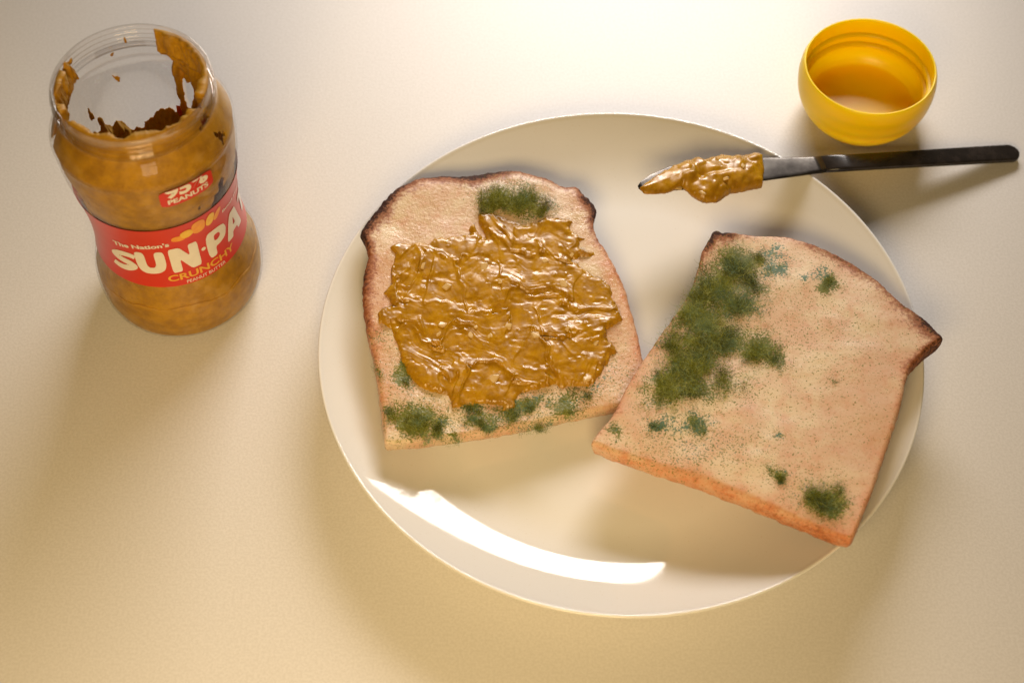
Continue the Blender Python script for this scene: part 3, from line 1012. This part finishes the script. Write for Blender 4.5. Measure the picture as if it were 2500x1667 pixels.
def curve_mesh(polys):
    cu = bpy.data.curves.new('c', 'CURVE')
    cu.dimensions = '2D'
    cu.fill_mode = 'BOTH'
    for P in polys:
        sp = cu.splines.new('POLY')
        sp.points.add(len(P) - 1)
        for i, (x, y) in enumerate(P):
            sp.points[i].co = (x, y, 0, 1)
        sp.use_cyclic_u = True
    o = bpy.data.objects.new('c', cu)
    COL.objects.link(o)
    bpy.context.view_layer.update()
    me = bpy.data.meshes.new_from_object(o.evaluated_get(bpy.context.evaluated_depsgraph_get()))
    bpy.data.objects.remove(o)
    return me


def text_mesh(txt, size, bold, shear=0.0, space=1.0, xs=1.0):
    cu = bpy.data.curves.new('t', 'FONT')
    cu.body = txt
    cu.size = size
    cu.offset = bold
    cu.shear = shear
    cu.space_character = space
    cu.resolution_u = 4
    o = bpy.data.objects.new('t', cu)
    COL.objects.link(o)
    bpy.context.view_layer.update()
    me = bpy.data.meshes.new_from_object(o.evaluated_get(bpy.context.evaluated_depsgraph_get()))
    bpy.data.objects.remove(o)
    me.transform(Matrix.Diagonal((xs, 1, 1, 1)))
    return me


def round_poly(P, it=2, k=0.16):
    P = np.asarray(P, float)
    for _ in range(it):
        Q = np.roll(P, -1, 0)
        P = np.stack([(1 - k) * P + k * Q, k * P + (1 - k) * Q], 1).reshape(-1, 2)
    return [tuple(p) for p in P]


def sweep(path, w):
    """closed outline of a thick stroke"""
    P = np.array(smooth_profile(path, 6))
    t = np.gradient(P, axis=0)
    t /= np.linalg.norm(t, axis=1)[:, None]
    nn = np.stack([-t[:, 1], t[:, 0]], 1)
    w = np.interp(np.linspace(0, 1, len(P)), np.linspace(0, 1, len(w)), w)[:, None] / 2
    return [tuple(q) for q in np.vstack([P + nn * w, (P - nn * w)[::-1]])]


# label band
def band(th_a, th_b, z_a, z_b, off, nt, nz, z_top_fn=None):
    V, F = [], []
    for i in range(nt + 1):
        th = math.radians(th_a + (th_b - th_a) * i / nt)
        for j in range(nz + 1):
            z = z_a + (z_b - z_a) * j / nz
            r = float(jr(z)) + off
            V.append((r * math.sin(th), -r * math.cos(th), z))
    for i in range(nt):
        for j in range(nz):
            a = i * (nz + 1) + j
            F.append((a, a + nz + 1, a + nz + 2, a + 1))
    return np.array(V), F


v, f = band(-95, 172, .0398, .0800, .00022, 150, 14)
label_o = mesh_obj('label', v + np.array([JX, JY, 0]), f, M_RED, jar)
label_o['label'] = 'red wraparound label with cream brand lettering'

# brand lettering: units of letter height 1
LET = {
    'S': [sweep([(.88, .80), (.70, .88), (.42, .86), (.22, .70), (.36, .55), (.62, .44), (.74, .28), (.56, .13), (.30, .11), (.08, .20)],
                [.24, .27, .28, .28, .29, .28, .27, .24])],
    'U': [round_poly([(0, 1), (0, .38), (.08, .12), (.26, 0), (.62, 0), (.82, .12), (.90, .38), (.90, 1), (.60, 1), (.60, .40), (.53, .27),
                      (.38, .27), (.31, .40), (.31, 1)], 2, .2)],
    'N': [round_poly([(0, 0), (0, 1), (.34, 1), (.62, .52), (.62, 1), (.92, 1), (.92, 0), (.60, 0), (.30, .50), (.30, 0)], 2, .12)],
    'P': [round_poly([(0, 0), (0, 1), (.50, 1), (.78, .92), (.88, .68), (.78, .42), (.50, .32), (.31, .32), (.31, 0)], 2, .2),
          round_poly([(.31, .54), (.46, .54), (.56, .60), (.57, .70), (.50, .78), (.31, .78)], 2, .2)],
    'A': [round_poly([(0, 0), (.32, 1), (.70, 1), (1.02, 0), (.70, 0), (.65, .18), (.37, .18), (.32, 0)], 2, .12),
          round_poly([(.43, .40), (.59, .40), (.51, .70)], 2, .15)],
    'T': [round_poly([(0, 1), (.86, 1), (.86, .74), (.59, .74), (.59, 0), (.27, 0), (.27, .74), (0, .74)], 2, .12)],
}


def brand(ch, th0, z0, height, width, wide):
    polys = [[(x * width, y * height) for x, y in P] for P in LET[ch]]
    o = wrap_mesh('brand_letter', curve_mesh(polys), M_CREAM, label_o, th0, z0, .00042, arc=4.5e-7)


for ch, th0, z0, hgt, wid in (('S', -38.5, .0492, .0126, .0152), ('U', -14.5, .0492, .0146, .0142), ('N', 11.5, .0484, .0160, .0138),
                              ('P', 41.0, .0484, .0162, .0134), ('A', 60.0, .0492, .0150, .0138), ('T', 86.0, .0500, .0138, .0140)):
    brand(ch, th0, z0, hgt, wid, 1)
dot = [(.00105 * math.cos(a), .00105 * math.sin(a)) for a in np.linspace(0, 2 * math.pi, 18, endpoint=False)]
wrap_mesh('brand_dot', curve_mesh([dot]), M_CREAM, label_o, 38.0, .0568, .00042)


def word(name, txt, mat, th0, z0, size, length, bold, arc=0.0, thc=38.0, off=.00042, parent=None, shear=0.0):
    me = text_mesh(txt, size, bold, shear)
    xs = [vv.co.x for vv in me.vertices]
    k = length / (max(xs) - min(xs))
    me.transform(Matrix.Translation((-min(xs) * k, 0, 0)) @ Matrix.Diagonal((k, 1, 1, 1)))
    return wrap_mesh(name, me, mat, parent or label_o, th0, z0, off, arc, thc)


R0 = 0.0322
word('tagline_lettering', "The Nation's", M_CREAM, -30, .0672, .0040, math.radians(44) * R0, .00013, arc=8e-7)
word('flavour_lettering', 'CRUNCHY', M_AMBER, 6.5, .0435, .0052, math.radians(58) * R0, .00012, arc=4e-7)
word('product_lettering', 'PEANUT BUTTER', M_CREAM, 19.5, .0407, .0023, math.radians(33) * R0, .00001, arc=3e-7)
word('slogan_lettering', 'Boost Protein', M_CREAM, 60, .0705, .0026, math.radians(36) * R0, .00003, arc=8e-7)
# crown of peanut halves
for th0, z0, a, b, rot, mt in ((21.5, .0705, .0033, .0018, -8, M_ORANGE), (28, .0722, .0030, .0026, 25, M_LEMON), (37.5, .0735, .0035, .0043, 80, M_ORANGE),
                               (47.5, .0736, .0023, .0038, -14, M_LEMON), (54.5, .0733, .0016, .0034, -28, M_ORANGE)):
    cr, sr = math.cos(math.radians(rot)), math.sin(math.radians(rot))
    if rot == 80:
        cr, sr = 1, 0
    P = []
    for t in np.linspace(0, 2 * math.pi, 26, endpoint=False):
        ex, ey = a * math.cos(t) * (1 - 0.12 * math.cos(2 * t)), b * math.sin(t)
        P.append((ex * cr - ey * sr, ex * sr + ey * cr))
    wrap_mesh('peanut_emblem', curve_mesh([P]), mt, label_o, th0, z0, .00036 + (.00006 if mt is M_LEMON else 0))

# sticker on the shoulder: only its lower half shows under the shoulder edge
P = round_poly([(0, 0), (.0208, .0), (.0208, .0098), (0, .0098)], 3, .12)
sticker = wrap_mesh('sticker', curve_mesh([P]), M_RED, jar, 16.5, .0956, .00022)
sticker['label'] = 'small red sticker on the jar shoulder with cream lettering'
me = text_mesh('95%', .0092, .0004)
bm = bmesh.new()
bm.from_mesh(me)
bmesh.ops.bisect_plane(bm, geom=bm.verts[:] + bm.edges[:] + bm.faces[:], plane_co=(0, .0040, 0), plane_no=(0, 1, 0), clear_outer=True)
bm.to_mesh(me)
bm.free()
xs = [vv.co.x for vv in me.vertices]
k_ = .0165 / (max(xs) - min(xs))
me.transform(Matrix.Translation((-min(xs) * k_, 0, 0)) @ Matrix.Diagonal((k_, 1, 1, 1)))
wrap_mesh('percent_lettering', me, M_CREAM, sticker, 20.5, .1012, .00042)
word('sticker_lettering', 'PEANUTS', M_CREAM, 21, .0974, .0035, math.radians(28) * R0, .00012, parent=sticker)

# ------------------------------------------------------------------ lid
LX, LY = 0.1243, 0.1518
lid = thing('jar_lid', 'yellow plastic screw lid lying upside down behind the plate', 'lid', (LX, LY, 0))
LH = .0320
lo = smooth_profile([(0.0, .0010), (.016, .0006), (.0215, .0), (.0238, .0009), (.0268, .0042), (.0300, .0095), (.0320, .0150), (.0328, .0205),
                     (.0329, .0250), (.0324, .0290), (.0317, .0313)], 6)
li = [(.0314, .03195), (.0310, .0320), (.0306, .0318)] + smooth_profile([(.0304, .0312), (.0303, .0270), (.0302, .0200), (.0300, .0150), (.0292, .0105), (.0270, .0072),
                                                                       (.0240, .0058), (.012, .0056), (0, .0056)], 6)
v, f = lathe(lo + li, 160)
mesh_obj('shell', v + np.array([LX, LY, 0]), f, M_LID, lid)
for zc, wdt in ((.0225, .0016), (.0165, .0019)):
    ringp = [(.0303, zc - .0010), (.0303 - wdt, zc - .0005), (.0303 - wdt * 1.1, zc), (.0303 - wdt, zc + .0005), (.0303, zc + .0010)]
    if zc < .017:
        ringp = [(r_ - .0004, z_) for r_, z_ in ringp]
    v, f = lathe(ringp, 140)
    mesh_obj('screw_thread', v + np.array([LX, LY, 0]), [t[::-1] for t in f], M_LID, lid)

# ------------------------------------------------------------------ knife
KE = unproj_z([(2484, 374)], 0.0020)[0]
KC = unproj_z([(1945, 405)], RIM_Z + 0.0019)[0]
ax = KC - KE
ax /= np.linalg.norm(ax)
lat = np.cross([0, 0, 1.0], ax)
lat /= np.linalg.norm(lat)          # points to the viewer's side for a knife lying right to left
kn = np.cross(ax, lat)
if kn[2] < 0:
    kn = -kn
knife = thing('spreading_knife', 'steel spreading knife loaded with peanut butter, propped on the plate rim', 'knife', tuple(KE * [1, 1, 0]))


def kloc(s, c, h):
    s, c, h = np.asarray(s), np.asarray(c), np.asarray(h)
    return KE + s[..., None] * ax + c[..., None] * lat + h[..., None] * kn


def bar(name, stations, mat, nseg=10, crown=0.0):
    """stations: (s, c_left, c_right, h_bottom, h_top); rounded rectangular sections"""
    V, F = [], []
    for (s, cl, cr_, hb_, ht) in stations:
        cm, hw = (cl + cr_) / 2, (cr_ - cl) / 2
        hm, hh_ = (hb_ + ht) / 2, (ht - hb_) / 2
        ring = []
        K = 28
        for i in range(K):
            a = 2 * math.pi * i / K
            ca, sa = math.cos(a), math.sin(a)
            e = 0.28
            ring.append((s, cm + hw * math.copysign(abs(ca) ** e, ca), hm + hh_ * math.copysign(abs(sa) ** (e * 1.6), sa)))
        V += ring
    K = 28
    for i in range(len(stations) - 1):
        for j in range(K):
            F.append((i * K + j, i * K + (j + 1) % K, (i + 1) * K + (j + 1) % K, (i + 1) * K + j))
    F.append(tuple(range(K))[::-1])
    F.append(tuple((len(stations) - 1) * K + j for j in range(K)))
    V = np.array(V)
    o = mesh_obj(name, kloc(V[:, 0], V[:, 1], V[:, 2]), F, mat, knife)
    bm = bmesh.new()
    bm.from_mesh(o.data)
    bmesh.ops.recalc_face_normals(bm, faces=bm.faces[:])
    bm.to_mesh(o.data)
    bm.free()
    return o


st = []
for s in np.linspace(0.0, .0045, 7):
    w_ = .0050 * math.sqrt(max(0, 1 - ((.0045 - s) / .0047) ** 2))
    st.append((s, -w_, w_, -.0014, .0014))
for s, w_ in ((.03, .0049), (.06, .0047), (.09, .0046), (.1045, .0046)):
    st.append((s, -w_, w_, -.0014, .0014))
bar('handle', st, M_STEEL_D)
bl = [(.1045, -.0046, .0046, -.0014, .0014), (.1085, -.0047, .0049, -.0013, .0008), (.118, -.0054, .0058, -.0011, .0003),
      (.130, -.0062, .0068, -.0010, .0000), (.145, -.0072, .0080, -.0011, -.0001), (.165, -.0072, .0092, -.0014, -.0005),
      (.180, -.0050, .0092, -.0018, -.0010), (.190, -.0012, .0086, -.0022, -.0015), (.1955, .0022, .0076, -.0025, -.0018), (.1975, .0044, .0062, -.0026, -.0020)]
bar('blade', bl, M_STEEL)

# peanut butter heaped on the blade: closed mesh, lumpy above, thin below
BL = [(1564, 447), (1580, 434), (1606, 418), (1649, 393), (1704, 374), (1721, 380), (1764, 368), (1789, 371), (1823, 369), (1844, 364),
      (1866, 371), (1870, 403), (1866, 446), (1832, 452), (1789, 461), (1755, 480), (1721, 482), (1696, 467), (1670, 446), (1645, 456), (1600, 460), (1575, 458)]
step2 = 1.5
gx2 = np.arange(1552, 1884, step2)
gy2 = np.arange(352, 496, step2)
X2, Y2 = np.meshgrid(gx2, gy2)
sd2 = poly_sd(X2, Y2, BL) + 2.0 * fbm(X2 / 14, Y2 / 14, seed=3, oct=2)
heap = 1.9 + 2.8 * sstep(1600, 1720, X2) + 1.2 * fbm(X2 / 30, Y2 / 30, seed=61, oct=2)
blobs = []
rb_ = random.Random(9)
for _ in range(26):
    bx, by = rb_.uniform(1660, 1862), rb_.uniform(375, 468)
    blobs.append((bx, by, rb_.uniform(12, 26), rb_.uniform(8, 16), rb_.uniform(-.9, .5), rb_.uniform(.6, 2.6)))
heap = heap * (X2 > 0)
st2 = [(1600, 440, 1690, 395, 22, 2.6, .5)]
heap = smear_field(X2, Y2, st2, 400, heap)
for bx, by, ra, rbb, an, am in blobs:
    ca, sa = math.cos(an), math.sin(an)
    u_, w_ = (X2 - bx) * ca + (Y2 - by) * sa, -(X2 - bx) * sa + (Y2 - by) * ca
    d2 = (u_ / ra) ** 2 + (w_ / rbb) ** 2
    heap = np.maximum(heap, 2.4 + (am * .8 + 1.2) * np.sqrt(np.clip(1.25 - d2, 0, 2))) * 1.0
heap += 0.16 * fbm(X2 / 11, Y2 / 11, seed=66, oct=2) - 1.6 * np.exp(-(((X2 - 1745) / 34) ** 2 + ((Y2 - 424 + (X2 - 1745) * .1) / 6) ** 2))
for _ in range(9):
    hp = np.pad(heap, 1, mode='edge')
    heap = (hp[:-2, 1:-1] + hp[2:, 1:-1] + hp[1:-1, :-2] + hp[1:-1, 2:] + 4 * hp[1:-1, 1:-1]) / 8
ef = np.sqrt(np.clip(1 - np.exp(-np.maximum(sd2, 0) / 17.0), 0, 1))
top2 = (-0.8 + (heap + .8) * ef) * 1e-3
bot2 = (-0.8 - 1.6 * ef) * 1e-3
Wb0 = unproj_plane(np.stack([X2.ravel(), Y2.ravel()], 1), KE + kn * 0.003, kn)
ny2, nx2 = X2.shape
tv = Wb0 + (top2.ravel() - .003)[:, None] * kn
bv = Wb0 + (bot2.ravel() - .003)[:, None] * kn
idx = np.arange(ny2 * nx2).reshape(ny2, nx2)
qd = np.stack([idx[:-1, :-1], idx[1:, :-1], idx[1:, 1:], idx[:-1, 1:]], -1).reshape(-1, 4)
qd = qd[(sd2.ravel()[qd] > 0).all(1)]
Nn = ny2 * nx2
E_ = np.concatenate([qd[:, [0, 1]], qd[:, [1, 2]], qd[:, [2, 3]], qd[:, [3, 0]]])
key = np.sort(E_, 1)
kk = key[:, 0].astype(np.int64) * Nn + key[:, 1]
u, inv, cnt = np.unique(kk, return_inverse=True, return_counts=True)
be = E_[cnt[inv] == 1]
Fb = np.concatenate([qd, qd[:, ::-1] + Nn, np.stack([be[:, 1], be[:, 0], be[:, 0] + Nn, be[:, 1] + Nn], 1)])
used = np.unique(Fb)
rm = -np.ones(2 * Nn, int)
rm[used] = np.arange(len(used))
dollop = mesh_obj('peanut_butter_dollop', np.concatenate([tv, bv])[used], rm[Fb], M_PB, knife)
for i, (x, y) in enumerate([(1662, 448), (1812, 412), (1715, 470), (1770, 440), (1690, 420)]):
    o = bpy.data.objects.new('nut_piece', nuts[i % 5])
    link(o, dollop)
    a_ = int(round((y - gy2[0]) / step2))
    b_ = int(round((x - gx2[0]) / step2))
    w = tv[idx[a_, b_]]
    o.location = Vector(w - np.array(knife.location))
    o.scale = (.0026, .0022, .0018)
    o.rotation_euler = (.2 * i, .3, i * 1.1)
